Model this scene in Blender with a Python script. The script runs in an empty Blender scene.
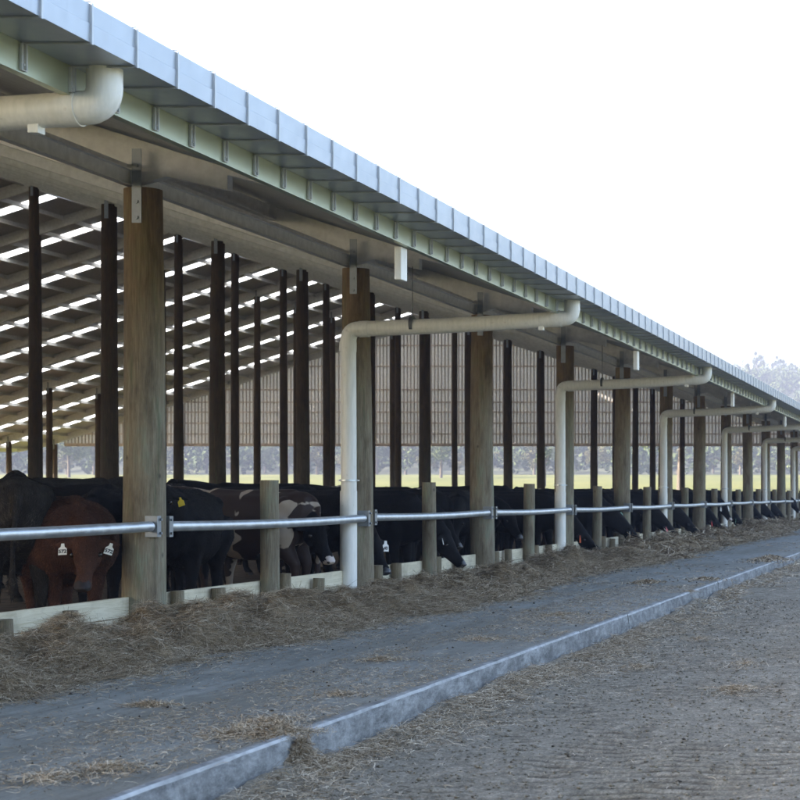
import bpy, bmesh, math, random
import numpy as np
from mathutils import Vector, Matrix
random.seed(7); RNG = np.random.default_rng(11)
PI = math.pi
sc = bpy.context.scene
COL = sc.collection
F = 1789.0; VX, VY = 962.0, 494.0; EYE = 1.31
def depth(px, X): return F * abs(X) / (VX - px)

# ------------------------------------------------------------------ materials
def mat(name, rough=0.8, metal=0.0, spec=0.5):
    m = bpy.data.materials.new(name); m.use_nodes = True
    nt = m.node_tree; b = nt.nodes['Principled BSDF']
    b.inputs['Roughness'].default_value = rough
    b.inputs['Metallic'].default_value = metal
    b.inputs['Specular IOR Level'].default_value = spec
    return m, nt, b
def N(nt, t, **kw):
    n = nt.nodes.new(t)
    for k, v in kw.items():
        if k in n.inputs.keys(): n.inputs[k].default_value = v
        else: setattr(n, k, v)
    return n
def coords(nt, kind='Object', scale=(1,1,1), rot=(0,0,0)):
    tc = N(nt, 'ShaderNodeTexCoord'); mp = N(nt, 'ShaderNodeMapping')
    mp.inputs['Scale'].default_value = scale; mp.inputs['Rotation'].default_value = rot
    nt.links.new(tc.outputs[kind], mp.inputs['Vector']); return mp.outputs['Vector']
def noise(nt, vec, scale, detail=4, rough=0.55, dist=0.0):
    n = N(nt, 'ShaderNodeTexNoise', Scale=scale, Detail=detail, Roughness=rough, Distortion=dist)
    nt.links.new(vec, n.inputs['Vector']); return n.outputs['Fac']
def ramp(nt, fac, stops):
    r = N(nt, 'ShaderNodeValToRGB'); e = r.color_ramp.elements
    while len(e) < len(stops): e.new(0.5)
    for el, (p, c) in zip(e, stops):
        el.position = p; el.color = (c[0], c[1], c[2], 1) if len(c) == 3 else c
    nt.links.new(fac, r.inputs['Fac']); return r.outputs['Color']
def mixc(nt, fac, a, b, mode='MIX'):
    m = N(nt, 'ShaderNodeMix', data_type='RGBA', blend_type=mode)
    for s, v in ((0, fac), (6, a), (7, b)):
        if isinstance(v, (float, int)): m.inputs[s].default_value = v
        elif isinstance(v, tuple): m.inputs[s].default_value = (*v[:3], 1)
        else: nt.links.new(v, m.inputs[s])
    return m.outputs[2]
def bump(nt, b, height, strength=0.3, dist=0.02):
    n = N(nt, 'ShaderNodeBump', Strength=strength, Distance=dist)
    nt.links.new(height, n.inputs['Height']); nt.links.new(n.outputs['Normal'], b.inputs['Normal'])
g = lambda v: (v, v, v)
M = {}
def plain(name, c, rough=0.8, metal=0.0, var=0.25, scale=6, spec=0.5, bmp=0.0, stretch=(1,1,1)):
    m, nt, b = mat(name, rough, metal, spec)
    v = coords(nt, 'Object', stretch)
    n = noise(nt, v, scale, 6)
    lo = tuple(x*(1-var) for x in c); hi = tuple(min(1, x*(1+var)) for x in c)
    nt.links.new(ramp(nt, n, [(0.3, lo), (0.7, hi)]), b.inputs['Base Color'])
    if bmp: bump(nt, b, n, bmp, 0.01)
    M[name] = m; return m

def wood_post(name, ca, cb, cc):
    m, nt, b = mat(name, 0.85)
    oi = N(nt, 'ShaderNodeObjectInfo')
    tc = N(nt, 'ShaderNodeTexCoord')
    add = N(nt, 'ShaderNodeVectorMath', operation='ADD'); mul = N(nt, 'ShaderNodeVectorMath', operation='SCALE')
    comb = N(nt, 'ShaderNodeCombineXYZ')
    for s in 'XYZ': nt.links.new(oi.outputs['Random'], comb.inputs[s])
    nt.links.new(comb.outputs[0], mul.inputs[0]); mul.inputs['Scale'].default_value = 37.0
    nt.links.new(tc.outputs['Object'], add.inputs[0]); nt.links.new(mul.outputs[0], add.inputs[1])
    def mp(s):
        q = N(nt, 'ShaderNodeMapping'); q.inputs['Scale'].default_value = s
        nt.links.new(add.outputs[0], q.inputs['Vector']); return q.outputs['Vector']
    big = noise(nt, mp((2.6, 2.6, 0.7)), 2.4, 7, 0.68)
    grain = noise(nt, mp((9, 9, 0.5)), 5.0, 8, 0.7, 0.6)
    fine = noise(nt, mp((40, 40, 1.2)), 4.0, 4, 0.6)
    c1 = ramp(nt, big, [(0.3, ca), (0.52, cb), (0.7, cc)])
    c2 = mixc(nt, 0.65, c1, ramp(nt, grain, [(0.3, g(0.35)), (0.62, g(1.0)), (0.8, g(1.25))]), 'MULTIPLY')
    c3 = mixc(nt, 0.6, c2, ramp(nt, fine, [(0.3, g(0.55)), (0.6, g(1.1))]), 'MULTIPLY')
    v = N(nt, 'ShaderNodeTexVoronoi', Scale=2.3); nt.links.new(mp((1.6, 1.6, 1.1)), v.inputs['Vector'])
    knot = ramp(nt, v.outputs['Distance'], [(0.03, g(0.22)), (0.09, g(1.0))])
    c4 = mixc(nt, 0.8, c3, knot, 'MULTIPLY')
    # small moss/water stains
    st = ramp(nt, noise(nt, mp((2.2, 2.2, 0.25)), 5.0, 6, 0.65), [(0.56, g(0)), (0.72, g(1))])
    c5 = mixc(nt, st, c4, mixc(nt, 0.65, c4, (0.075, 0.10, 0.045)))
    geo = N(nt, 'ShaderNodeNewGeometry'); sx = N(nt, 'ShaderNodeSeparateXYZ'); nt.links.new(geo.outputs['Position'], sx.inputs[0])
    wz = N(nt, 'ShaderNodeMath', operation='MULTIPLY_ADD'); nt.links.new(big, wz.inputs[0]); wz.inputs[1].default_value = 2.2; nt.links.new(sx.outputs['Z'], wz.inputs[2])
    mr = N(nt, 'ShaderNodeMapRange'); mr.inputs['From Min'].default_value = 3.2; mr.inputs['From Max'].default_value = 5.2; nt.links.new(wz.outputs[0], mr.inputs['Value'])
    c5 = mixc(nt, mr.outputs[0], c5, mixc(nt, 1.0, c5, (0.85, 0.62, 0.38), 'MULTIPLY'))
    nt.links.new(c5, b.inputs['Base Color'])
    h = N(nt, 'ShaderNodeMath', operation='ADD'); nt.links.new(grain, h.inputs[0]); nt.links.new(fine, h.inputs[1])
    bump(nt, b, h.outputs[0], 0.7, 0.012)
    M[name] = m
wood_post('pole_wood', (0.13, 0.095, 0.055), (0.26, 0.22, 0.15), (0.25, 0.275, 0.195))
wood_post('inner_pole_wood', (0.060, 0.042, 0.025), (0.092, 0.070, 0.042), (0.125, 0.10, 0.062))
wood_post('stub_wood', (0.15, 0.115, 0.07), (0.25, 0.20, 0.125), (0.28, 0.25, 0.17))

def board_mat():
    m, nt, b = mat('new_board', 0.8)
    v = coords(nt, 'Object', (3, 0.35, 6)); v2 = coords(nt, 'Object', (1, 1, 1))
    a = noise(nt, v, 4, 8, 0.65, 1.2); s = noise(nt, v2, 2.5, 6, 0.6)
    c = ramp(nt, a, [(0.3, (0.48, 0.42, 0.28)), (0.6, (0.66, 0.60, 0.45))])
    c = mixc(nt, ramp(nt, s, [(0.5, g(0)), (0.75, g(0.7))]), c, (0.26, 0.22, 0.15))
    nt.links.new(c, b.inputs['Base Color']); bump(nt, b, a, 0.3, 0.006); M['new_board'] = m
board_mat()

def metal_mat(name, base, rough, metal, streak=0.15):
    m, nt, b = mat(name, rough, metal)
    v = coords(nt, 'Object', (1, 1, 1)); n = noise(nt, v, 9, 6, 0.6); n2 = noise(nt, coords(nt, 'Object', (4, 4, 0.6)), 3, 5)
    c = ramp(nt, n, [(0.3, tuple(x*(1-streak) for x in base)), (0.7, tuple(min(1, x*(1+streak)) for x in base))])
    c = mixc(nt, ramp(nt, n2, [(0.6, g(0)), (0.8, g(0.35))]), c, tuple(x*0.6 for x in base))
    nt.links.new(c, b.inputs['Base Color'])
    r = ramp(nt, n, [(0.2, g(max(0, rough-0.1))), (0.8, g(min(1, rough+0.12)))]); nt.links.new(r, b.inputs['Roughness'])
    M[name] = m
metal_mat('galvanised', (0.56, 0.60, 0.64), 0.42, 0.85)
metal_mat('bracket_steel', (0.24, 0.26, 0.28), 0.5, 0.6)
metal_mat('gutter_steel', (0.36, 0.40, 0.455), 0.36, 0.5, 0.03)
plain('fascia_steel', (0.46, 0.51, 0.39), 0.3, 0.6, 0.04, 3)
metal_mat('purlin_steel', (0.66, 0.66, 0.65), 0.55, 0.1)
metal_mat('roof_under', (0.53, 0.535, 0.53), 0.6, 0.1)
metal_mat('strap_steel', (0.46, 0.48, 0.50), 0.45, 0.5)
metal_mat('dark_clamp', (0.12, 0.13, 0.14), 0.5, 0.7)
metal_mat('gable_sheet', (0.74, 0.70, 0.65), 0.6, 0.0)
metal_mat('gable_rib', (0.56, 0.48, 0.43), 0.6, 0.0)
plain('girt_paint', (0.62, 0.50, 0.42), 0.7)

def pvc():
    m, nt, b = mat('pvc', 0.38)
    n = noise(nt, coords(nt, 'Object', (1,1,1)), 14, 8, 0.7); n2 = noise(nt, coords(nt, 'Object', (6, 6, 0.7)), 5, 6, 0.6)
    c = ramp(nt, n2, [(0.35, (0.70, 0.70, 0.66)), (0.65, (0.82, 0.81, 0.77))])
    c = mixc(nt, ramp(nt, n, [(0.62, g(0)), (0.74, g(0.6))]), c, (0.33, 0.29, 0.23))
    nt.links.new(c, b.inputs['Base Color']); M['pvc'] = m
pvc()

def gable_translucent():
    m = M['gable_sheet']; nt = m.node_tree; b = nt.nodes['Principled BSDF']
    t = N(nt, 'ShaderNodeBsdfTranslucent'); t.inputs['Color'].default_value = (0.80, 0.71, 0.64, 1)
    mx = N(nt, 'ShaderNodeMixShader'); mx.inputs[0].default_value = 0.25
    nt.links.new(b.outputs[0], mx.inputs[1]); nt.links.new(t.outputs[0], mx.inputs[2]); nt.links.new(mx.outputs[0], nt.nodes['Material Output'].inputs['Surface'])
gable_translucent()
def skylight():
    m, nt, b = mat('skylight_sheet', 0.4)
    b.inputs['Base Color'].default_value = (0.8, 0.82, 0.82, 1)
    t = N(nt, 'ShaderNodeBsdfTranslucent'); t.inputs['Color'].default_value = (0.86, 0.88, 0.9, 1)
    mx = N(nt, 'ShaderNodeMixShader'); mx.inputs[0].default_value = 0.78
    out = nt.nodes['Material Output']
    nt.links.new(b.outputs[0], mx.inputs[1]); nt.links.new(t.outputs[0], mx.inputs[2]); nt.links.new(mx.outputs[0], out.inputs['Surface'])
    M['skylight_sheet'] = m
skylight()

def apron_mat():
    m, nt, b = mat('apron_concrete', 0.75)
    v = coords(nt, 'Object'); vl = coords(nt, 'Object', (1.0, 0.22, 1))
    fine = noise(nt, v, 60, 5, 0.7); mid = noise(nt, vl, 3.0, 7, 0.65); big = noise(nt, vl, 0.9, 5, 0.6)
    c = ramp(nt, mid, [(0.28, (0.135, 0.142, 0.128)), (0.55, (0.20, 0.208, 0.19)), (0.75, (0.26, 0.268, 0.246))])
    tcx = N(nt, 'ShaderNodeTexCoord'); sxx = N(nt, 'ShaderNodeSeparateXYZ'); nt.links.new(tcx.outputs['Object'], sxx.inputs[0])
    kr = N(nt, 'ShaderNodeMapRange'); kr.inputs['From Min'].default_value = -5.2; kr.inputs['From Max'].default_value = -3.8; kr.inputs['To Max'].default_value = 0.16; nt.links.new(sxx.outputs['X'], kr.inputs['Value'])
    bk = N(nt, 'ShaderNodeMath', operation='ADD'); nt.links.new(big, bk.inputs[0]); nt.links.new(kr.outputs[0], bk.inputs[1])
    dirt = ramp(nt, bk.outputs[0], [(0.44, g(0)), (0.66, g(0.8))])
    c = mixc(nt, dirt, c, (0.125, 0.118, 0.092))
    spk = noise(nt, v, 26, 6, 0.75)
    c = mixc(nt, ramp(nt, spk, [(0.57, g(0)), (0.64, g(0.7))]), c, (0.085, 0.066, 0.042))
    el1 = noise(nt, coords(nt, 'Object', (9, 1.6, 1)), 1.0, 7, 0.72); el2 = noise(nt, coords(nt, 'Object', (50, 9, 1)), 1.0, 5, 0.72)
    c = mixc(nt, 0.8, c, ramp(nt, el1, [(0.36, g(0.62)), (0.52, g(1.0)), (0.68, g(1.28))]), 'MULTIPLY')
    c = mixc(nt, ramp(nt, el2, [(0.56, g(0)), (0.65, g(0.75))]), c, (0.07, 0.055, 0.036))
    c = mixc(nt, 0.5, c, ramp(nt, fine, [(0.3, g(0.6)), (0.7, g(1.25))]), 'MULTIPLY')
    nt.links.new(c, b.inputs['Base Color'])
    bump(nt, b, fine, 0.35, 0.008); M['apron_concrete'] = m
apron_mat()
def kerb_mat():
    m, nt, b = mat('kerb_concrete', 0.85)
    v = coords(nt, 'Object'); a = noise(nt, coords(nt, 'Object', (1, 1.6, 5)), 2.6, 9, 0.78); f = noise(nt, v, 45, 5, 0.7)
    st = noise(nt, coords(nt, 'Object', (1, 1.1, 1.6)), 2.4, 9, 0.75, 0.8)
    c = ramp(nt, a, [(0.36, (0.07, 0.072, 0.072)), (0.52, (0.22, 0.224, 0.22)), (0.7, (0.36, 0.365, 0.355))])
    c = mixc(nt, ramp(nt, st, [(0.44, g(0)), (0.68, g(0.9))]), c, (0.085, 0.082, 0.078))
    c = mixc(nt, 0.5, c, ramp(nt, f, [(0.3, g(0.6)), (0.65, g(1.15))]), 'MULTIPLY')
    nt.links.new(c, b.inputs['Base Color']); bump(nt, b, a, 0.5, 0.015); M['kerb_concrete'] = m
kerb_mat()
plain('kerb_edge', (0.33, 0.335, 0.33), 0.85, 0, 0.3, 7, 0.4, 0.4)
def road_mat():
    m, nt, b = mat('road_gravel', 0.95, 0, 0.2)
    v = coords(nt, 'Object'); vl = coords(nt, 'Object', (1.0, 0.35, 1))
    f = noise(nt, v, 38, 6, 0.75); mid = noise(nt, v, 6, 6, 0.7); big = noise(nt, vl, 1.1, 5, 0.6)
    c = ramp(nt, mid, [(0.3, (0.16, 0.138, 0.102)), (0.55, (0.235, 0.206, 0.158)), (0.75, (0.305, 0.272, 0.215))])
    c = mixc(nt, ramp(nt, big, [(0.50, g(0)), (0.72, g(0.5))]), c, (0.17, 0.145, 0.10))
    c = mixc(nt, 0.8, c, ramp(nt, f, [(0.3, g(0.45)), (0.65, g(1.3))]), 'MULTIPLY')
    el1 = noise(nt, coords(nt, 'Object', (12, 7, 1)), 1.0, 7, 0.72); el2 = noise(nt, coords(nt, 'Object', (42, 26, 1)), 1.0, 5, 0.7)
    c = mixc(nt, 0.55, c, ramp(nt, el1, [(0.33, g(0.50)), (0.52, g(1.0)), (0.68, g(1.40))]), 'MULTIPLY')
    c = mixc(nt, 0.6, c, ramp(nt, el2, [(0.35, g(0.55)), (0.52, g(1.0)), (0.66, g(1.45))]), 'MULTIPLY')
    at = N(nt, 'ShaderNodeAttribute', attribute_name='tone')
    c = mixc(nt, at.outputs['Fac'], c, mixc(nt, 1.0, c, (0.42, 0.39, 0.36), 'MULTIPLY'))  # darkens tread grooves: dark fines plus groove shade put into the colour
    peb = N(nt, 'ShaderNodeTexVoronoi', Scale=70.0); nt.links.new(v, peb.inputs['Vector'])
    c = mixc(nt, 0.5, c, ramp(nt, peb.outputs['Distance'], [(0.1, g(1.3)), (0.6, g(0.6))]), 'MULTIPLY')
    nt.links.new(c, b.inputs['Base Color'])
    h = N(nt, 'ShaderNodeMath', operation='ADD'); nt.links.new(f, h.inputs[0]); nt.links.new(mid, h.inputs[1])
    bump(nt, b, h.outputs[0], 0.5, 0.02); M['road_gravel'] = m
road_mat()
def hay_mat(name, stops, spec=0.25):
    m, nt, b = mat(name, 0.8, 0, spec)
    a = N(nt, 'ShaderNodeAttribute', attribute_name='tone')
    nt.links.new(ramp(nt, a.outputs['Fac'], stops), b.inputs['Base Color']); M[name] = m
hay_mat('hay_strand', [(0.0, (0.07, 0.043, 0.020)), (0.35, (0.20, 0.145, 0.085)), (0.7, (0.37, 0.295, 0.20)), (1.0, (0.58, 0.50, 0.38))])
plain('hay_base', (0.17, 0.128, 0.08), 0.95, 0, 0.5, 18, 0.2, 0.8)
plain('bedding', (0.10, 0.072, 0.048), 0.95, 0, 0.5, 5, 0.2, 0.8)
plain('clod', (0.045, 0.037, 0.028), 0.95, 0, 0.4, 20, 0.2, 0.5)
def grass_mat():
    m, nt, b = mat('pasture', 0.9, 0, 0.2)
    v = coords(nt, 'Object', (1, 0.5, 1)); a = noise(nt, v, 0.05, 6, 0.65); f = noise(nt, v, 1.3, 6, 0.7)
    c = ramp(nt, a, [(0.35, (0.095, 0.105, 0.020)), (0.65, (0.145, 0.14, 0.034))])
    c = mixc(nt, 0.7, c, ramp(nt, f, [(0.3, g(0.65)), (0.7, g(1.2))]), 'MULTIPLY')
    nt.links.new(c, b.inputs['Base Color']); bump(nt, b, f, 0.6, 0.1); M['pasture'] = m
grass_mat()
plain('hill_ground', (0.055, 0.06, 0.03), 0.95, 0, 0.4, 0.05)
def leaf_mat(name, stops):
    m, nt, b = mat(name, 0.7, 0, 0.25)
    a = N(nt, 'ShaderNodeAttribute', attribute_name='tone')
    nt.links.new(ramp(nt, a.outputs['Fac'], stops), b.inputs['Base Color'])
    M[name] = m
leaf_mat('leaf_dark', [(0, (0.025, 0.04, 0.014)), (0.6, (0.05, 0.075, 0.024)), (1, (0.10, 0.12, 0.04))])
leaf_mat('leaf_gold', [(0, (0.05, 0.055, 0.02)), (0.6, (0.11, 0.10, 0.04)), (1, (0.19, 0.16, 0.07))])
plain('bark', (0.10, 0.08, 0.06), 0.9, 0, 0.4, 3, 0.3, 0.5, (3, 3, 0.5))

# coats
def coat(name, c, var=0.35, rough=0.62, sheen=0.0):
    m, nt, b = mat(name, rough, 0, 0.06)
    n = noise(nt, coords(nt, 'Object', (1, 1, 1)), 3.5, 6, 0.65); f = noise(nt, coords(nt, 'Object', (6, 34, 22)), 3, 6, 0.7, 0.8)
    lo = tuple(x*(1-var) for x in c); hi = tuple(x*(1+var) for x in c)
    col = ramp(nt, n, [(0.3, lo), (0.7, hi)])
    col = mixc(nt, 0.6, col, ramp(nt, f, [(0.3, g(0.4)), (0.7, g(1.6))]), 'MULTIPLY')
    nt.links.new(col, b.inputs['Base Color']); bump(nt, b, f, 0.9, 0.018)
    M[name] = m
coat('black_coat', (0.0075, 0.0075, 0.0085))
coat('grey_coat', (0.034, 0.029, 0.025), 0.55)
coat('brown_coat', (0.064, 0.030, 0.020), 0.35)
coat('darkbrown_coat', (0.020, 0.010, 0.007), 0.4)
def patch_coat(name, dark, white, lo, hi, scale):
    m, nt, b = mat(name, 0.65, 0, 0.3)
    oi = N(nt, 'ShaderNodeObjectInfo'); tc = N(nt, 'ShaderNodeTexCoord')
    add = N(nt, 'ShaderNodeVectorMath', operation='ADD'); mul = N(nt, 'ShaderNodeVectorMath', operation='SCALE')
    comb = N(nt, 'ShaderNodeCombineXYZ')
    for s in 'XYZ': nt.links.new(oi.outputs['Random'], comb.inputs[s])
    nt.links.new(comb.outputs[0], mul.inputs[0]); mul.inputs['Scale'].default_value = 19.0
    nt.links.new(tc.outputs['Object'], add.inputs[0]); nt.links.new(mul.outputs[0], add.inputs[1])
    n = noise(nt, add.outputs[0], scale, 3, 0.5, 0.5)
    nt.links.new(ramp(nt, n, [(lo, dark), (hi, white)]), b.inputs['Base Color'])
    M[name] = m
patch_coat('pied_coat', (0.012, 0.010, 0.010), (0.42, 0.37, 0.31), 0.53, 0.55, 1.7)
patch_coat('pied_brown_coat', (0.022, 0.011, 0.008), (0.34, 0.29, 0.24), 0.525, 0.54, 2.1)
plain('muzzle_grey', (0.024, 0.019, 0.019), 0.6, 0, 0.3, 20, 0.2)
plain('muzzle_pale', (0.42, 0.36, 0.33), 0.5, 0, 0.2, 20)
plain('muzzle_dark', (0.018, 0.017, 0.018), 0.4, 0, 0.3, 20)
plain('nostril', (0.008, 0.007, 0.007), 0.6)
plain('hoof', (0.03, 0.025, 0.02), 0.7)
plain('eyeball', (0.012, 0.008, 0.006), 0.12)
for n_, c_ in (('white_tag', (0.75, 0.75, 0.72)), ('yellow_tag', (0.62, 0.46, 0.02)), ('orange_tag', (0.55, 0.10, 0.03)), ('red_tag', (0.42, 0.03, 0.03)), ('green_tag', (0.25, 0.5, 0.42))):
    plain(n_, c_, 0.45, 0, 0.06, 8)
plain('tag_ink', (0.01, 0.01, 0.012), 0.6)

# ------------------------------------------------------------------ mesh helpers
def link(o, parent=None):
    COL.objects.link(o)
    if parent is not None: o.parent = parent
    return o
def box(bm, x0, x1, y0, y1, z0, z1):
    v = [bm.verts.new(p) for p in ((x0,y0,z0),(x1,y0,z0),(x1,y1,z0),(x0,y1,z0),(x0,y0,z1),(x1,y0,z1),(x1,y1,z1),(x0,y1,z1))]
    for f in ((0,3,2,1),(4,5,6,7),(0,1,5,4),(1,2,6,5),(2,3,7,6),(3,0,4,7)): bm.faces.new([v[i] for i in f])
def prism(bm, prof, y0, y1):
    """profile in XZ extruded along Y"""
    a = [bm.verts.new((x, y0, z)) for x, z in prof]; b = [bm.verts.new((x, y1, z)) for x, z in prof]
    n = len(prof)
    bm.faces.new(a); bm.faces.new(list(reversed(b)))
    for i in range(n): bm.faces.new((a[i], b[i], b[(i+1) % n], a[(i+1) % n]))
def tube(bm, pts, rads, seg=16, cap=True):
    """round tube through points; rads scalar or list"""
    pts = [Vector(p) for p in pts]
    if not hasattr(rads, '__len__'): rads = [rads]*len(pts)
    rings = []; ref = None
    for i, p in enumerate(pts):
        t = (pts[min(i+1, len(pts)-1)] - pts[max(i-1, 0)]).normalized()
        if ref is None:
            ref = Vector((0,1,0)) if abs(t.y) < 0.9 else Vector((1,0,0))
        s = (ref - t*ref.dot(t)).normalized(); u = t.cross(s); ref = s
        rings.append([bm.verts.new(p + (s*math.cos(a) + u*math.sin(a))*rads[i]) for a in [2*PI*k/seg for k in range(seg)]])
    for a, b in zip(rings, rings[1:]):
        for k in range(seg): bm.faces.new((a[k], a[(k+1) % seg], b[(k+1) % seg], b[k]))
    if cap: bm.faces.new(list(reversed(rings[0]))); bm.faces.new(rings[-1])
def loft(bm, rings_spec, seg=18):
    """closed loft: list of (centre, side, up, hw, hh, power)"""
    rings = []
    for c, s, u, hw, hh, pw in rings_spec:
        r = []
        for k in range(seg):
            a = 2*PI*k/seg; ca, sa = math.cos(a), math.sin(a)
            x = math.copysign(abs(ca)**(2/pw), ca)*hw; z = math.copysign(abs(sa)**(2/pw), sa)*hh
            r.append(bm.verts.new(Vector(c) + Vector(s)*x + Vector(u)*z))
        rings.append(r)
    for a, b in zip(rings, rings[1:]):
        for k in range(seg): bm.faces.new((a[k], a[(k+1) % seg], b[(k+1) % seg], b[k]))
    bm.faces.new(list(reversed(rings[0]))); bm.faces.new(rings[-1])
def bez(p0, p1, p2, n=8):
    p0, p1, p2 = Vector(p0), Vector(p1), Vector(p2)
    return [p0*(1-t)**2 + p1*2*t*(1-t) + p2*t*t for t in [i/n for i in range(n+1)]]
def obj(name, bm, m, parent=None, smooth=False, bevel=0.0, loc=None, angle=0.7):
    me = bpy.data.meshes.new(name)
    bmesh.ops.recalc_face_normals(bm, faces=bm.faces)
    if bevel:
        bmesh.ops.bevel(bm, geom=[e for e in bm.edges if e.calc_face_angle(0) > 0.5], offset=bevel, segments=2, affect='EDGES', profile=0.6)
    bm.to_mesh(me); bm.free()
    if smooth:
        me.shade_smooth()
        try: me.set_sharp_from_angle(angle=angle)
        except Exception: pass
    me.materials.append(M[m] if isinstance(m, str) else m)
    o = bpy.data.objects.new(name, me)
    if loc is not None:
        o.location = loc
    return link(o, parent)
def npmesh(name, V, Q, m, parent=None, tone=None, smooth=False):
    me = bpy.data.meshes.new(name)
    V = np.asarray(V, np.float32); Q = np.asarray(Q, np.int32); k = Q.shape[1]
    me.vertices.add(len(V)); me.vertices.foreach_set('co', V.ravel())
    me.loops.add(Q.size); me.loops.foreach_set('vertex_index', Q.ravel())
    me.polygons.add(len(Q)); me.polygons.foreach_set('loop_start', np.arange(0, Q.size, k, dtype=np.int32))
    me.polygons.foreach_set('loop_total', np.full(len(Q), k, np.int32))
    me.update(calc_edges=True)
    if tone is not None:
        a = me.attributes.new('tone', 'FLOAT', 'POINT'); a.data.foreach_set('value', np.asarray(tone, np.float32))
    if smooth: me.shade_smooth()
    me.materials.append(M[m]); me.validate()
    return link(bpy.data.objects.new(name, me), parent)
def tag(o, label=None, cat=None, group=None, kind=None):
    if label: o['label'] = label
    if cat: o['category'] = cat
    if group: o['group'] = group
    if kind: o['kind'] = kind
    return o
def thing(name, loc, label, cat, group=None, rz=0.0):
    o = bpy.data.objects.new(name, None); COL.objects.link(o)
    o.location = loc; o.rotation_euler = (0, 0, rz); o.empty_display_size = 0.2
    return tag(o, label, cat, group)
def like(src, name, parent, loc):
    c = src.copy(); COL.objects.link(c); c.parent = parent; c.location = loc
    return c
# smooth value noise on a grid, numpy
def vnoise(x, y, seed=0):
    xi = np.floor(x).astype(np.int64); yi = np.floor(y).astype(np.int64); fx = x-xi; fy = y-yi
    fx = fx*fx*(3-2*fx); fy = fy*fy*(3-2*fy)
    def h(a, b):
        n = (a*374761393 + b*668265263 + seed*1442695041) & 0x7fffffff
        n = ((n ^ (n >> 13))*1274126177) & 0x7fffffff
        return ((n ^ (n >> 16)) & 0xffff)/65535.0
    return (h(xi, yi)*(1-fx)+h(xi+1, yi)*fx)*(1-fy) + (h(xi, yi+1)*(1-fx)+h(xi+1, yi+1)*fx)*fy
def fbm(x, y, o=4, seed=0):
    r = 0; a = 0.5; t = 0
    for i in range(o):
        r = r + a*vnoise(x*2**i, y*2**i, seed+i); t += a; a *= 0.55
    return r/t
def grid(x0, x1, y0, y1, nx, ny, zf):
    X, Y = np.meshgrid(np.linspace(x0, x1, nx), np.linspace(y0, y1, ny)); Z = zf(X, Y)
    V = np.stack([X.ravel(), Y.ravel(), Z.ravel()], 1)
    i = np.arange((nx-1)*(ny-1)); r = i//(nx-1); c = i % (nx-1); a = r*nx+c
    return V, np.stack([a, a+1, a+nx+1, a+nx], 1)

# ------------------------------------------------------------------ layout numbers
BAY = 6.0; Y1 = 17.04
ROW_A, ROW_B, ROW_C, ROW_D, ROW_E, ROW_F = -7.79, -19.55, -33.75, -39.8, -54.6, -63.4
RIDGE = -36.8; S1, S2 = 0.318, 0.325
YEND = Y1 + 18*BAY                       # 125.04
Y0 = Y1 - 4*BAY
def sheet(X):
    a = abs(X)
    return EYE + (0.91 + S1*a if a <= 36.8 else 0.91 + S1*36.8 - S2*(a-36.8))

# ------------------------------------------------------------------ ground
def sstep(a, b, x):
    t = np.clip((x-a)/(b-a), 0, 1); return t*t*(3-2*t)
def terrain(X, Y):
    D = np.sqrt(np.maximum(Y, 0)**2 + (np.minimum(X+70, 0)*0.55)**2)
    z = -0.28 + 5.2*np.clip((D-135)/200, 0, 1)
    n = fbm(X/130+5, Y/130, 4, 3)
    z = z + sstep(345, 640, D)*(27 + 24*n + 5*np.sin(X/90))
    z = z - sstep(640, 1500, D)*30
    return z
V, Q = grid(-1500, 900, -400, 1600, 170, 170, terrain)
gr = npmesh('ground', V, Q, 'pasture', smooth=True)
gr.data.materials.append(M['hill_ground']); _c = V[Q].mean(1)
gr.data.polygons.foreach_set('material_index', (np.sqrt(np.maximum(_c[:, 1], 0)**2 + (np.minimum(_c[:, 0]+70, 0)*.55)**2) > 352).astype(np.int32)); gr.data.update(); tag(gr, kind='structure')

bm = bmesh.new(); box(bm, -66, -7.9, Y0-6, YEND+1.0, -0.4, -0.02)
tag(obj('barn_floor', bm, 'bedding'), kind='structure')

# feed apron: gently uneven concrete
def apz(X, Y): return 0.012*(fbm(X*1.5, Y*0.6, 3, 9)-0.5)
V, Q = grid(-7.9, -3.67, 4, YEND+4, 44, 900, apz)
tag(npmesh('apron', V, Q, 'apron_concrete', smooth=True), kind='structure')
# kerb
def kerb():
    bm = bmesh.new(); y = 5.0
    while y < YEND+4:
        L = 2.4
        ys = np.linspace(y+0.004, y+L-0.004, 13); prev = None
        dx = random.uniform(-0.007, 0.007)
        for yy in ys:
            j = lambda s: s*random.uniform(-1, 1)
            prof = [(-3.69, -0.30), (-3.69, 0.004), (-3.66, 0.011+j(.0015)), (-3.634+dx+j(.0015), 0.007+j(.0015)), (-3.625+dx+j(.003), -0.010+j(.003)), (-3.617+dx+j(.004), -0.11), (-3.612+dx+j(.006), -0.30)]
            r = [bm.verts.new((px, yy, pz)) for px, pz in prof]
            if prev:
                for k in range(len(r)-1): bm.faces.new((prev[k], prev[k+1], r[k+1], r[k])).material_index = 1 if k == 3 else 0
            else: bm.faces.new(r)
            prev = r
        bm.faces.new(list(reversed(prev))); y += L
    o = obj('kerb', bm, 'kerb_concrete', smooth=True, angle=0.9); o.data.materials.append(M['kerb_edge']); return tag(o, kind='structure')
kerb()
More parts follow.
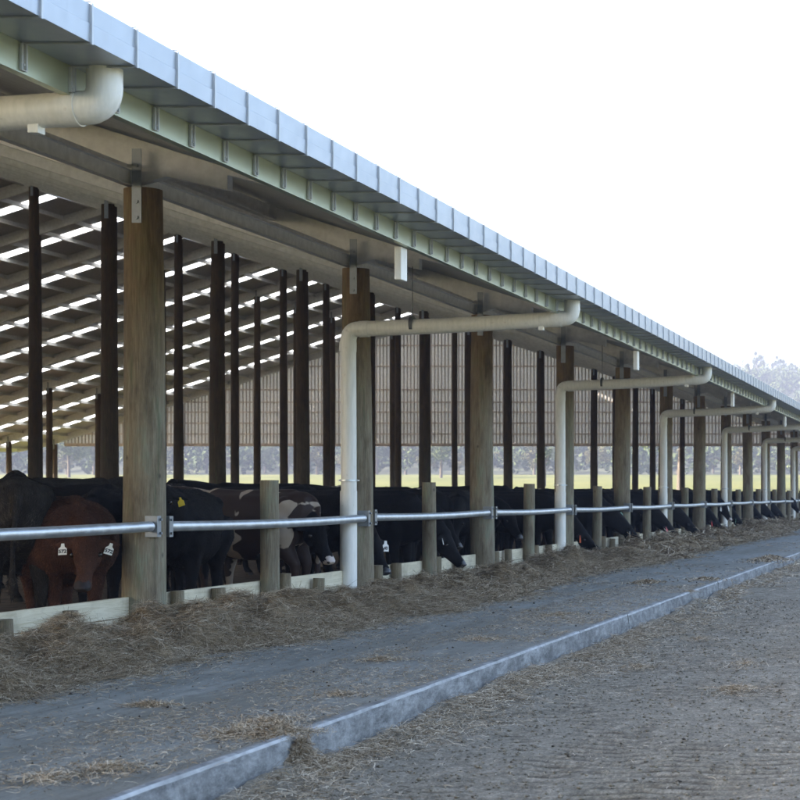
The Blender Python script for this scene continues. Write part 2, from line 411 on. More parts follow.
# gravel road with tyre treads pressed into it
def roadz(X, Y, groove=False):
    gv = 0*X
    z = -0.215 + 0.05*(fbm(X*0.9, Y*0.5, 4, 21)-0.5) + 0.020*(fbm(X*8, Y*12, 4, 5)-0.5)
    z = z + 0.15*np.exp(-np.abs(X+3.57)/0.22)*fbm(X*2, Y*1.3, 3, 14)
    for xc, w, ph in ((-2.6, 0.46, 0.0), (-1.65, 0.42, 1.0), (-0.65, 0.48, 2.0), (0.5, .5, 1.4)):
        xx = X - xc - 0.18*np.sin(Y*0.21+ph); m = np.exp(-(xx/w)**6)*np.clip(fbm(X*2.2+ph, Y*0.8, 3, 33)*4.2-1.55, 0, 1)
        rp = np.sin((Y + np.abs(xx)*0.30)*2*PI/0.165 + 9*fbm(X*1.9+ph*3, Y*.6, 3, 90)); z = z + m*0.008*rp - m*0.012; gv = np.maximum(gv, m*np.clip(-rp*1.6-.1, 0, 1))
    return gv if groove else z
V, Q = grid(-3.60, 1.2, 3.0, 34, 130, 1690, roadz)
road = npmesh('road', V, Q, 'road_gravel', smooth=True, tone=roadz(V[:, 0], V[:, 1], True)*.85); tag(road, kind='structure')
V, Q = grid(-3.60, 7, 34.0, YEND+40, 60, 500, roadz)
tag(npmesh('road_far', V, Q, 'road_gravel', smooth=True), kind='structure')
V, Q = grid(1.2, 7, 3.0, 34, 110, 600, roadz); tag(npmesh('road_side', V, Q, 'road_gravel', smooth=True), kind='structure')
V, Q = grid(-3.60, 7, -20, 3.0, 200, 420, roadz); tag(npmesh('road_near', V, Q, 'road_gravel', smooth=True), kind='structure')

# ------------------------------------------------------------------ barn
barn = thing('cattle_barn', (-36, 60, 0), 'long open sided cattle barn on timber poles with pale steel gutter and roof', 'barn')
def part(name, bm, m, parent=barn, **k):
    off = Vector((-36, 60, 0))
    bm.verts.ensure_lookup_table()
    for v in bm.verts: v.co -= off
    return obj(name, bm, m, parent, **k)
B0 = Vector((-36, 60, 0))
sh = lambda X, dz=0.0: (X, sheet(X)+dz)
# roof sheets with gaps for the skylight strips
SKW = 0.42
def roof_bands():
    y = Y0 - 6; out = []
    ks = [Y1 + (k+0.5)*BAY for k in range(-5, 18)]
    for c in ks:
        if c - SKW > y: out.append((y, c-SKW)); y = c+SKW
    out.append((y, YEND+0.6)); return out, ks
bands, sky_ys = roof_bands()
bm = bmesh.new()
for a, b in bands:
    prism(bm, [sh(-5.0), sh(RIDGE), sh(RIDGE, .03), sh(-5.0, .03)], a, b)
    prism(bm, [sh(RIDGE-.002), sh(-66.6), sh(-66.6, .03), sh(RIDGE-.002, .03)], a, b)
for c in sky_ys: prism(bm, [sh(-5.0), sh(-9.2), sh(-9.2, .03), sh(-5.0, .03)], c-SKW, c+SKW)
part('roof_sheet', bm, 'roof_under')
for c in sky_ys:
    bm = bmesh.new(); prism(bm, [sh(-9.2, .004), sh(RIDGE+.3, .004), sh(RIDGE+.3, .012), sh(-9.2, .012)], c-SKW, c+SKW)  # near slope: unseen strip, added to let light into the barn
    prism(bm, [sh(RIDGE-.3, .004), sh(-66.5, .004), sh(-66.5, .012), sh(RIDGE-.3, .012)], c-SKW, c+SKW)
    part('skylight', bm, 'skylight_sheet')
# rafters
for k in range(-2, 19):
    y = Y1 + k*BAY
    bm = bmesh.new()
    prism(bm, [sh(-6.52, -.03), sh(RIDGE+.02, -.03), sh(RIDGE+.02, -.5), sh(-7.9, -.49), sh(-7.55, -.30), sh(-6.97, -.24), sh(-6.97, -.10), sh(-6.52, -.07)], y-.06, y+.06)
    part('rafter', bm, 'purlin_steel', bevel=0.006)
    bm = bmesh.new()
    prism(bm, [sh(RIDGE-.02, -.03), sh(-66.0, -.03), sh(-66.0, -.2), sh(-63.6, -.49), sh(RIDGE-.02, -.5)], y-.06, y+.06)
    part('rafter', bm, 'purlin_steel', bevel=0.006)
# purlins: C sections running the length of the barn, lipped flange
def purlin(X, d=.2):
    bm = bmesh.new(); z = sheet(X) - .022
    box(bm, X-.004, X+.004, Y0-5, YEND+.5, z-d, z)
    box(bm, X+.004, X+.09, Y0-5, YEND+.5, z-d, z-d+.005)
    box(bm, X+.082, X+.09, Y0-5, YEND+.5, z-d+.005, z-d+.03)
    part('purlin', bm, 'purlin_steel')
x = -8.9
while x > RIDGE+.4: purlin(x); x -= 1.9
x = RIDGE-.5
while x > -66.4: purlin(x); x -= 1.40
# eave girder over the front poles and inner girders
for X, z, d in ((-7.90, EYE+2.92, .15), (-7.93, EYE+3.10, .035)):
    bm = bmesh.new()
    box(bm, X-.03, X+.004, Y0-5, YEND+.5, z, z+d)
    if d > .1: box(bm, X+.004, X+.05, Y0-5, YEND+.5, z, z+.006); box(bm, X+.004, X+.05, Y0-5, YEND+.5, z+d-.006, z+d)
    part('eave_girder', bm, 'purlin_steel')
# fascia
bm = bmesh.new(); box(bm, -5.135, -5.115, Y0-6, YEND+.6, EYE+2.29, EYE+2.52); box(bm, -5.17, -5.135, Y0-6, YEND+.6, EYE+2.29, EYE+2.30)
part('fascia', bm, 'fascia_steel')
# gutter
gz0, gz1 = EYE+2.456, EYE+2.665
gut = bpy.data.objects.new('gutter', None); COL.objects.link(gut); gut.parent = barn
bm = bmesh.new()
prism(bm, [(-4.741, gz0), (-4.738, gz0+.10), (-4.743, gz0+.104), (-4.74, gz1), (-4.77, gz1+.012), (-4.77, gz1-.01), (-4.758, gz0+.012), (-5.10, gz0+.012), (-5.10, gz0+.12), (-5.112, gz0+.12), (-5.112, gz0)], Y0-6, YEND+.6)
trough = part('trough', bm, 'gutter_steel', parent=gut)
def strap_bm(y):
    bm = bmesh.new()
    box(bm, -4.7425, -4.728, y-.009, y+.009, gz0-.012, gz1+.005)
    box(bm, -4.78, -4.7425, y-.009, y+.009, gz1+.012, gz1+.017)
    box(bm, -5.11, -4.738, y-.009, y+.009, gz0-.012, gz0-.002)
    box(bm, -5.113, -5.098, y-.030, y+.030, gz0-.155, gz0-.0125)
    box(bm, -5.098, -5.085, y-.006, y+.006, gz0-.150, gz0-.0125)
    box(bm, -5.098, -5.092, y-.018, y-.006, gz0-.132, gz0-.118)
    return bm
ys = [7.6 + .533*i for i in range(220) if 7.6+.533*i < YEND+.4]
first = part('strap', strap_bm(ys[0]), 'strap_steel', parent=gut)
for y in ys[1:100]:
    like(first, 'strap', gut, (0, y-ys[0], 0))
bm = bmesh.new()
for y in ys[100:]:
    b2 = strap_bm(y); me_ = bpy.data.meshes.new('t'); b2.to_mesh(me_); b2.free(); bm.from_mesh(me_); bpy.data.meshes.remove(me_)
o = part('far_strapping', bm, 'strap_steel', parent=gut); o['kind'] = 'stuff'
# poles
def pole_bm(h, r0, r1, seg=20, n=9, wob=.012):
    bm = bmesh.new(); pts = []; rr = []
    a, b = random.uniform(0, 6), random.uniform(0, 6)
    for i in range(n):
        t = i/(n-1); pts.append((wob*math.sin(a+t*4), wob*math.sin(b+t*3), -0.3 + t*(h+.3))); rr.append((r0+(r1-r0)*t)*(1+random.uniform(-.015, .015)))
    tube(bm, pts, rr, seg); return bm
def bracket_bm():
    bm = bmesh.new(); box(bm, -.045, .045, -.008, 0, -.32, .38)
    for z in (-.27, -.12, .22):
        tube(bm, [(0, -.008, z), (0, -.02, z)], .018, 8)
    return bm
br0 = None
def add_pole(X, y, r0, r1, m, prox):
    global br0
    h = sheet(X) - .49 if X > RIDGE else sheet(X) - .5
    p = obj('pole', pole_bm(h, r0, r1, 22 if prox else 14), m, barn, smooth=True)
    p.location = Vector((X, y, 0)) - B0; p.rotation_euler = (random.uniform(-.002, .002), random.uniform(-.002, .002), random.uniform(0, 6.28) if not prox else 0)
    if br0 is None:
        br0 = obj('bracket', bracket_bm(), 'bracket_steel', p); b = br0
    else: b = like(br0, 'bracket', p, (0, 0, 0))
    b.parent = p; b.location = (.015, -r1-.006, h-.02); 
    if not prox: p.rotation_euler.z = 0
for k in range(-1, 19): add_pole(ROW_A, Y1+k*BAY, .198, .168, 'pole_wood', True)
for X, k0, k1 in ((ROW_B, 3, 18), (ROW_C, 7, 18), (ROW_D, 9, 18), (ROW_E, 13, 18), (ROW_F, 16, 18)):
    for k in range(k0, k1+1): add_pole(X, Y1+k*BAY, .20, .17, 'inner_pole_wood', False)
# gable wall, far end: trapezoid ribs
bm = bmesh.new(); GY = YEND+.25; z0 = EYE+3.40; prev = None; x = -7.95; i = 0
pat = ((0, 0), (.15, 0), (.17, .035), (.22, .035), (.24, 0))
xs = []
while x > -62.8:
    for dx, dy in pat[:-1]: xs.append((x-dx, dy))
    x -= .24
for px, dy in xs:
    zt = max(sheet(px)-.24, z0+.01)
    a = bm.verts.new((px, GY+.05-dy, z0)); b = bm.verts.new((px, GY+.05-dy, zt))
    if prev: bm.faces.new((prev[0], a, b, prev[1])).material_index = 1 if (dy > .01 or prev[2] > .01) else 0
    prev = (a, b, dy)
o = part('gable_cladding', bm, 'gable_sheet'); o.data.materials.append(M['gable_rib'])
for H in (8.94, 7.3, 6.43, 5.73, 4.96, 4.2, 3.44, 10.4):
    z = EYE+H
    xa = -(H-.65+.2)/S1 if H > 3.4 else -7.9
    xa = min(-8.0, xa); xb = -(36.8 + (12.61-H-.3)/S2); xb = max(xb, -62.8)
    bm = bmesh.new(); hh = .045 if H > 3.5 else .10
    box(bm, xb, xa, GY-.07, GY+.01, z-hh, z+hh); part('girt', bm, 'girt_paint')
# overflow boxes under the fascia
for i in range(9):
    y = 16.6 + 12*i
    bm = bmesh.new(); box(bm, -5.24, -5.175, y-.09, y+.09, EYE+1.98, EYE+2.285)
    part('overflow_box', bm, 'pvc', bevel=.008)
# downpipes, one per two bays
def downpipe(yp, off=.30):
    y = yp - off
    d = bpy.data.objects.new('downpipe', None); COL.objects.link(d); d.parent = barn; d.location = Vector((-4.955, y, 0)) - B0
    zt, zh = EYE+2.235, EYE+2.10; r = .098
    L = -7.80+4.955
    bm = bmesh.new()
    pts = [(0, 0, gz0+.004), (0, 0, zt+.14)] + bez((0, 0, zt+.12), (0, 0, zt), (-.12, 0, zt-.005), 8) + [(-.2, 0, zt-.01)]
    tube(bm, pts, r, 24); obj('outlet_elbow', bm, 'pvc', d, smooth=True)
    for q in ([(-.14, 0, zt-.006), (-.26, 0, zt-.012)], [(L+.26, 0, zh), (L+.14, 0, zh-.005)], [(L-.005, 0, zh-.17), (L-.005, 0, zh-.29)]):
        bm = bmesh.new(); tube(bm, q, r+.007, 24); obj('coupling', bm, 'pvc', d, smooth=True)
    bm = bmesh.new(); n = 12
    pts = [(-.2+(L+.2+.2)*t, 0, zt-.01+(zh-zt+.01)*t - .012*math.sin(PI*t)) for t in [i/n for i in range(n+1)]]
    tube(bm, pts, r, 24); obj('cross_pipe', bm, 'pvc', d, smooth=True)
    bm = bmesh.new()
    pts = [(L+.22, 0, zh)] + bez((L+.14, 0, zh-.002), (L, 0, zh-.006), (L, 0, zh-.16), 8) + [(L, 0, zh-.24)]
    tube(bm, pts, r, 24); obj('elbow', bm, 'pvc', d, smooth=True)
    bm = bmesh.new(); tube(bm, [(L, 0, zh-.2), (L+.005, .004, 1.4), (L, 0, .02)], r*.97, 24)
    tube(bm, [(L-.002, .012, 1.35), (L-.002, .012, .0)], r*1.06, 24)
    obj('drop_pipe', bm, 'pvc', d, smooth=True)
    cl = bpy.data.objects.new('clamp', None)
    bm = bmesh.new(); tube(bm, [(-2.03-.02, 0, zh+.05), (-2.03+.02, 0, zh+.051)], r+.014, 24)
    tube(bm, [(-2.03, 0, zh+.1), (-2.03, 0, sheet(-6.985)-.24)], .006, 8)
    obj('hanger_clamp', bm, 'dark_clamp', d, smooth=True)
    bm = bmesh.new(); tube(bm, [(L, 0, 1.47), (L, 0, 1.495)], r+.012, 24); box(bm, L-.13, L+.13, -.004, .03, 1.475, 1.49)
    obj('wall_clamp', bm, 'galvanised', d, smooth=True)
    bm = bmesh.new(); box(bm, -.42, -.36, -.05, .03, zt-.155, zt-.105); obj('clip', bm, 'pvc', d)
for k in range(-1, 19, 2): downpipe(Y1 + k*BAY, .70 if k < 0 else .30)

# ------------------------------------------------------------------ feed barrier
fb = thing('feed_barrier', (-7.75, 60, 0), 'low timber feed wall with stub posts and a galvanised pipe rail along the barn front', 'feed barrier')
FB = Vector((-7.75, 60, 0))
def fpart(name, bm, m, **k):
    for v in bm.verts: v.co -= FB
    return obj(name, bm, m, fb, **k)
for k in range(-1, 18):
    ya = Y1+k*BAY; mid = ya+3.0
    for a, b in ((ya+.02, mid-.01), (mid+.01, ya+BAY-.02)):
        for z, h in ((-.05, .195), (.153, .185)):
            bm = bmesh.new(); j = random.uniform(-.006, .006)
            box(bm, -7.90+j, -7.845+j, a, b, z, z+h); fpart('board', bm, 'new_board', bevel=.006)
    # mid post
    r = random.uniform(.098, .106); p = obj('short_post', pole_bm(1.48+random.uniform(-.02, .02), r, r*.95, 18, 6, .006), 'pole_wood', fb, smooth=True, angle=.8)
    p.location = Vector((-7.84+.085, mid, 0)) - FB
    for dy in (.71, 1.57, 3.52, 4.57):
        r = random.uniform(.062, .076)
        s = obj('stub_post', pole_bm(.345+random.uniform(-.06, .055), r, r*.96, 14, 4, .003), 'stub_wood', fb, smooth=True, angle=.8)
        s.location = Vector((-7.83+r, ya+dy+random.uniform(-.08, .08), 0)) - FB; s.rotation_euler = (random.uniform(-.03, .03), random.uniform(-.03, .03), random.uniform(0, 6))
    # rail
    za = 1.0+random.uniform(-.008, .008)
    bm = bmesh.new(); y_a, y_b = ya+.19, ya+BAY-.19
    tube(bm, [(-7.65, y_a+(y_b-y_a)*t, za-.018*math.sin(PI*t)) for t in [i/10 for i in range(11)]], .050, 18)
    rail = fpart('rail', bm, 'galvanised', smooth=True)
    for yy, s in ((ya+.165, 1), (ya+BAY-.165, -1)):
        bm = bmesh.new(); box(bm, -7.73, -7.588, yy-.006, yy+.006, za-.10, za+.10); box(bm, -7.598, -7.588, yy-s*.006, yy-s*.075, za-.10, za+.10)
        for zz in (-.065, .065): tube(bm, [(-7.585, yy-s*.05, za+zz), (-7.568, yy-s*.05, za+zz)], .013, 8)
        for v in bm.verts: v.co -= FB
        b = obj('rail_bracket', bm, 'bracket_steel', rail)

# ------------------------------------------------------------------ cattle
def dirv(yaw, pitch): return Vector((math.cos(yaw)*math.cos(pitch), math.sin(yaw)*math.cos(pitch), math.sin(pitch)))
def cow_mesh(name, P, yaw, pitch, voxel=.022, wide=1.0):
    """one continuous body; P = poll (top of the head), yaw/pitch = direction poll -> muzzle"""
    bm = bmesh.new(); Yv, Zv = Vector((0,1,0)), Vector((0,0,1))
    T = [(-.92,1.12,.10,.10),(-.86,1.10,.22,.18),(-.74,1.06,.315,.265),(-.55,1.00,.375,.31),(-.3,.95,.41,.36),(-.02,.93,.43,.38),(.25,.94,.425,.355),(.5,.97,.405,.30),(.70,.98,.345,.25),(.82,.97,.26,.19),(.89,.96,.13,.11)]
    loft(bm, [((x, 0, z), Yv, Zv, hw*wide, hh, 2.35) for x, z, hh, hw in T], 24)
    # hip bones, shoulder blades, topline
    loft(bm, [((x, 0, z), Yv, Zv, w, .07, 2) for x, z, w in ((-.9, 1.20, .03), (-.6, 1.335, .10), (-.2, 1.33, .11), (.2, 1.325, .11), (.52, 1.345, .10), (.75, 1.27, .06))], 12)
    for s in (-1, 1):
        loft(bm, [((-.62+dx, s*.20, 1.22), Yv, Zv, r, r, 2) for dx, r in ((-.10, .03), (-.05, .085), (0, .10), (.05, .085), (.10, .03))], 10)
        # fore leg
        f0 = .50 + s*.05
        tube(bm, [(f0+.02, s*.20, 1.08), (f0+.02, s*.21, .80), (f0-.01, s*.19, .60), (f0+.02, s*.175, .36), (f0+.015, s*.175, .20), (f0+.02, s*.175, .10), (f0+.05, s*.175, .06), (f0+.06, s*.175, 0)], [.13, .135, .095, .062, .042, .045, .052, .062], 12)
        h0 = -s*.05
        tube(bm, [(-.60+h0, s*.20, 1.05), (-.56+h0, s*.22, .82), (-.58+h0, s*.21, .64), (-.71+h0, s*.19, .46), (-.70+h0, s*.185, .28), (-.67+h0, s*.18, .11), (-.63+h0, s*.18, .06), (-.61+h0, s*.18, 0)], [.20, .20, .125, .068, .046, .045, .052, .062], 12)
    # neck
    P = Vector(P); f = dirv(yaw, pitch)
    s = Vector((-math.sin(yaw), math.cos(yaw), 0)); u = f.cross(s)
    n0 = Vector((.52, 0, 1.06)); n3 = P + f*.02 - u*.05
    ctrl = (n0+n3)/2 + Vector((.10, 0, .06))
    path = bez(n0, ctrl, n3, 7); rings = []
    for i, p in enumerate(path):
        t = (path[min(i+1, 7)]-path[max(i-1, 0)]).normalized(); k = i/7
        sv = (Yv.lerp(s, k)); sv = (sv - t*sv.dot(t)).normalized()
        rings.append((p, sv, t.cross(sv), .215*(1-k)+.105*k, .30*(1-k)+.145*k, 2.1))
    loft(bm, rings, 18)
    # dewlap / brisket
    loft(bm, [((.62, 0, .78), Yv, Zv, .05, .12, 2), ((.74, 0, .76), Yv, Zv, .085, .16, 2), ((.84, 0, .82), Yv, Zv, .05, .10, 2)], 12)
    # head
    H = [(-.05, .06, .06), (-.02, .108, .095), (.05, .126, .125), (.12, .132, .142), (.19, .120, .140), (.26, .094, .124), (.33, .074, .104), (.40, .068, .092), (.45, .076, .086), (.50, .082, .080), (.54, .074, .068), (.568, .050, .044)]
    loft(bm, [(P + f*d - u*(hh-.085+.020*math.exp(-((d-.33)/.12)**2)), s, u, hw, hh, 2.2) for d, hw, hh in H], 22)
    loft(bm, [(P + f*d + u*.05, s, u, w, h, 2) for d, w, h in ((-.06, .02, .03), (-.03, .06, .06), (.03, .06, .055), (.09, .03, .03))], 10)
    ears = []
    for q in (-1, 1):
        e0 = P + f*.05 + s*q*.08 - u*.01; ed = (s*q*1.0 - u*.28 - f*.05).normalized(); ev = (f*.9+u*.1); ev = (ev - ed*ev.dot(ed)).normalized(); en = ed.cross(ev)
        loft(bm, [(e0+ed*d, ev, en, w, th, 2) for d, w, th in ((0, .035, .03), (.06, .058, .024), (.12, .06, .020), (.18, .042, .016), (.225, .012, .012))], 10)
        ears.append((e0+ed*.14, ed, ev, en*(1 if en.dot(f) < 0 else -1)))
        # cheek, nostril wing
        loft(bm, [(P+f*(.17+dx)+s*q*.085-u*.10, s, u, r*.8, r*1.2, 2) for dx, r in ((-.09, .015), (-.05, .05), (.0, .058), (.07, .035), (.11, .01))], 10)
        loft(bm, [(P+f*(.53+dx)+s*q*.045+u*.050, s, u, r, r*.8, 2) for dx, r in ((-.035, .008), (-.015, .024), (.012, .027), (.034, .010))], 10)
        # brow
        loft(bm, [(P+f*(.13+dx)+s*q*.098-u*.015, s, u, r, r, 2) for dx, r in ((-.04, .01), (-.02, .028), (.02, .03), (.05, .01))], 8)
    # tail
    tube(bm, [(-.88, 0, 1.26), (-.96, 0, 1.18), (-.985, .02, .9), (-.98, .03, .62), (-.97, .03, .45), (-.97, .03, .33)], [.04, .034, .026, .022, .045, .015], 8)
    bmesh.ops.recalc_face_normals(bm, faces=bm.faces)
    me = bpy.data.meshes.new('tmp'); bm.to_mesh(me); bm.free()
    o = bpy.data.objects.new('tmp', me); COL.objects.link(o)
    r = o.modifiers.new('r', 'REMESH'); r.mode = 'VOXEL'; r.voxel_size = voxel
    sm = o.modifiers.new('s', 'SMOOTH'); sm.factor = .5; sm.iterations = 3
    dg = bpy.context.evaluated_depsgraph_get()
    out = bpy.data.meshes.new_from_object(o.evaluated_get(dg))
    bpy.data.objects.remove(o); out.name = name; out.shade_smooth()
    out.materials.clear()
    n = len(out.polygons); c = np.zeros(n*3, np.float32); out.polygons.foreach_get('center', c); c = c.reshape(-1, 3)
    idx = np.zeros(n, np.int32)
    dd = c-np.array(P); al = dd@np.array(f); wob = .02*np.sin(c[:, 1]*70+1)+.012*np.sin(c[:, 2]*110); idx[(al + .55*np.clip((dd@np.array(u))-.0, -.1, .06) > .515 + wob) & (np.linalg.norm(dd, axis=1) < .72) & (np.linalg.norm(dd - al[:, None]*np.array(f), axis=1) < .2)] = 1
    idx[c[:, 2] < .055] = 2
    for q in (-1, 1):
        nz = np.array(P + f*.562 + s*q*.050 + u*.046); idx[np.linalg.norm(c-nz, axis=1) < max(.021, voxel*.9)] = 3
    info = dict(P=P, f=f, s=s, u=u, ears=ears)
    return out, idx, info
POSES = {}
def pose(key, P, yaw, pitch, voxel=.022, wide=1.0): POSES[key] = cow_mesh('cow_'+key, P, math.radians(yaw), math.radians(pitch), voxel, wide)
pose('feeding', (1.14, 0, .74), 0, -62)
pose('reaching', (1.32, 0, .56), 0, -48)
pose('feeding_turned', (1.10, .12, .76), 32, -58)
pose('lowered', (1.10, 0, .98), 0, -66, .0135)
pose('broad', (1.06, 0, .985), -22, -66, .0125, 1.36)
pose('standing', (1.22, 0, 1.36), 0, -34)
pose('looking_aside', (1.12, .18, 1.32), 45, -30)
MESHV = {}
def body_mesh(key, coatm, muzz):
    kk = (key, coatm, muzz)
    if kk not in MESHV:
        me, idx, _ = POSES[key]; m2 = me.copy(); m2.name = 'body'
        for n_ in (coatm, muzz, 'hoof', 'nostril'): m2.materials.append(M[n_])
        m2.polygons.foreach_set('material_index', idx); m2.update(); MESHV[kk] = m2
    return MESHV[kk]
_eye = None
def eye_mesh():
    global _eye
    if _eye is None:
        bm = bmesh.new(); bmesh.ops.create_uvsphere(bm, u_segments=12, v_segments=8, radius=.026)
        _eye = bpy.data.meshes.new('eye'); bm.to_mesh(_eye); bm.free(); _eye.shade_smooth(); _eye.materials.append(M['eyeball'])
    return _eye
FUR = {}
for n_, st in (('black_fur', [(0, (.004, .004, .005)), (.7, (.011, .011, .012)), (1, (.03, .029, .03))]), ('grey_fur', [(0, (.012, .010, .009)), (.6, (.04, .034, .029)), (1, (.10, .085, .07))]),
               ('brown_fur', [(0, (.024, .010, .006)), (.6, (.072, .032, .020)), (1, (.18, .09, .058))]), ('darkbrown_fur', [(0, (.008, .005, .004)), (.6, (.022, .011, .008)), (1, (.06, .03, .02))])): hay_mat(n_, st, .06)
def fur_mesh(key, furm, n, ln):
    kk = (key, furm)
    if kk in FUR: return FUR[kk]
    me, idx, info = POSES[key]
    nv = len(me.vertices); co = np.zeros(nv*3, np.float32); me.vertices.foreach_get('co', co); co = co.reshape(-1, 3)
    me.calc_loop_triangles(); nt_ = len(me.loop_triangles); tv = np.zeros(nt_*3, np.int32); me.loop_triangles.foreach_get('vertices', tv); tv = tv.reshape(-1, 3)
    pi = np.zeros(nt_, np.int32); me.loop_triangles.foreach_get('polygon_index', pi)
    A, B, C = co[tv[:, 0]], co[tv[:, 1]], co[tv[:, 2]]; nr = np.cross(B-A, C-A); ar = np.linalg.norm(nr, axis=1); nr /= ar[:, None]+1e-9
    ar = ar*(idx[pi] == 0)*(A[:, 2] > .2)
    t = RNG.choice(nt_, n, p=ar/ar.sum()); r1 = np.sqrt(RNG.uniform(0, 1, n))[:, None]; r2 = RNG.uniform(0, 1, n)[:, None]
    p = A[t]*(1-r1) + B[t]*r1*(1-r2) + C[t]*r1*r2; nn = nr[t]
    head = np.linalg.norm(p-np.array(info['P']+info['f']*.25), axis=1) < .36
    flow = np.where(head[:, None], np.array(info['f'])[None]*1.0, np.array([[-.75, 0, -.75]])) + RNG.normal(0, .32, (n, 3))
    d = flow - nn*(flow*nn).sum(1)[:, None]; d /= np.linalg.norm(d, axis=1)[:, None]+1e-9; d = d + nn*RNG.uniform(.05, .38, n)[:, None]; d /= np.linalg.norm(d, axis=1)[:, None]
    L = (RNG.uniform(.6, 1.3, n)*ln*np.where(head, .45, 1.0))[:, None]; sd = np.cross(d, nn); sd /= np.linalg.norm(sd, axis=1)[:, None]+1e-9; w = (RNG.uniform(.001, .0024, n))[:, None]
    m1 = p + d*L*.55; e = p + d*L - nn*L*.12
    V = np.stack([p-sd*w, p+sd*w, m1-sd*w*.8, m1+sd*w*.8, e-sd*w*.15, e+sd*w*.15], 1).reshape(-1, 3)
    b = (np.arange(n)*6)[:, None]; Q = np.concatenate([b+np.array([[0, 1, 3, 2]]), b+np.array([[2, 3, 5, 4]])])
    cl = fbm(p[:, 0]*9+p[:, 2]*7, p[:, 1]*9+p[:, 2]*5, 3, 6)
    o = npmesh('fur', V, Q, furm, tone=np.repeat(np.clip(RNG.normal(.45, .2, n)+(cl-.5)*.9, 0, 1), 6)); m = o.data; bpy.data.objects.remove(o)
    FUR[kk] = m; return m
TAGM = {}
def tag_mesh(m):
    if m not in TAGM:
        bm = bmesh.new(); o2 = [(-.012, .03), (-.016, .0), (-.034, -.016), (-.036, -.075), (.036, -.075), (.034, -.016), (.016, 0), (.012, .03)]
        prism(bm, o2, -.0025, .0025); bmesh.ops.recalc_face_normals(bm, faces=bm.faces)
        me = bpy.data.meshes.new('ear_tag'); bm.to_mesh(me); bm.free(); me.materials.append(M[m]); TAGM[m] = me
    return TAGM[m]
TXT = {}
def text_mesh(s):
    if s not in TXT:
        cu = bpy.data.curves.new('num', 'FONT'); cu.body = s; cu.size = .044; cu.align_x = 'CENTER'; cu.align_y = 'CENTER'; cu.extrude = .0008; cu.offset = .0016
        o = bpy.data.objects.new('t', cu); COL.objects.link(o); dg = bpy.context.evaluated_depsgraph_get()
        me = bpy.data.meshes.new_from_object(o.evaluated_get(dg)); bpy.data.objects.remove(o); me.materials.clear(); me.materials.append(M['tag_ink']); TXT[s] = me
    return TXT[s]
COWS = []
def cow(px, X, key, ang, label, coatm='black_coat', muzz='muzzle_dark', ref='head', scale=1.0, tags=None, number=None, group=None, dz=0.0, name='cow', near=True, tag_scale=1.0):
    """px/X: where the head (or the body centre) stands on the barn's plan"""
    Yd = depth(px, X); rz = math.radians(ang); info = POSES[key][2]
    R = Matrix.Rotation(rz, 3, 'Z')
    loc = Vector((X, Yd, 0)) - (R @ (info['P']*scale) if ref == 'head' else Vector((0,0,0)))
    c = thing(name, (loc.x, loc.y, -.03+dz), label, 'cow', group, rz); c.scale = (scale,)*3
    b = bpy.data.objects.new('body', body_mesh(key, coatm, muzz)); link(b, c)
    COWS.append((loc.x, loc.y))
    if loc.y < 27 and loc.x > -12.2 and coatm in ('black_coat', 'grey_coat', 'brown_coat', 'darkbrown_coat'):
        fm = coatm.replace('coat', 'fur'); link(bpy.data.objects.new('fur', fur_mesh(key, fm, 38000 if coatm in ('grey_coat', 'brown_coat') else 16000, .038 if coatm == 'grey_coat' else .034)), c)
    if near:
        P, f, s, u = info['P'], info['f'], info['s'], info['u']
        for q in (-1, 1):
            e = bpy.data.objects.new('eye', eye_mesh()); link(e, c); e.location = P + f*.165 + s*q*.124 - u*.020
    if tags:
        for q, tm in zip((0, 1), tags):
            if not tm: continue
            p, ed, ev, en = info['ears'][q]
            # the tag hangs down from the ear with its face turned the way the head faces
            t = bpy.data.objects.new('ear_tag', tag_mesh(tm)); link(t, c)
            fw = Vector((info['f'].x, info['f'].y, 0)).normalized()
            face = math.atan2(fw.y, fw.x) + PI/2 + random.uniform(-.25, .25)
            t.rotation_euler = (random.uniform(-.35, .1), random.uniform(-.35, .35), face); t.location = p + Vector(fw)*.045 + Vector((0, 0, -.02)); t.scale = (tag_scale,)*3
            if number:
                n = bpy.data.objects.new('tag_number', text_mesh(number)); link(n, t); n.rotation_euler = (PI/2, 0, 0); n.location = (0, -.0036, -.044)
    return c
# ---- the ones that can be told apart
cow(87, -8.12, 'broad', -52, 'red brown cow facing the camera under the rail with two white numbered ear tags', 'brown_coat', 'muzzle_grey', tags=('white_tag', 'white_tag'), number='572', tag_scale=1.1, scale=.94)
cow(16, -9.2, 'standing', 118, 'big shaggy dark grey cow standing left of the red brown cow', 'grey_coat', ref='body', scale=1.09)
cow(72, -11.3, 'standing', 80, 'dark grey cow with raised hips showing behind the red brown cow', 'grey_coat', ref='body', scale=1.10)
cow(112, -9.6, 'lowered', -80, 'black cow standing between the red brown cow and the nearest pole', 'black_coat', ref='body')
cow(160, -8.55, 'standing', -78, 'black cow with a yellow ear tag just right of the nearest pole', 'black_coat', tags=(None, 'yellow_tag'), tag_scale=.95)
cow(252, -8.95, 'standing', 165, 'brown and white patched cow standing behind the nearest short post', 'pied_brown_coat', ref='body', scale=1.0)
cow(315, -8.05, 'lowered', -25, 'black cow with a pale muzzle lowered beside the nearest white downpipe', 'black_coat', 'muzzle_pale')
cow(287, -9.4, 'lowered', -75, 'dark brown cow head on between the nearest short post and the nearest downpipe', 'darkbrown_coat', ref='body')
cow(372, -8.0, 'feeding', -30, 'black cow with a white numbered ear tag just right of the second pole', 'black_coat', tags=('white_tag', 'white_tag'), number='40', tag_scale=1.4)
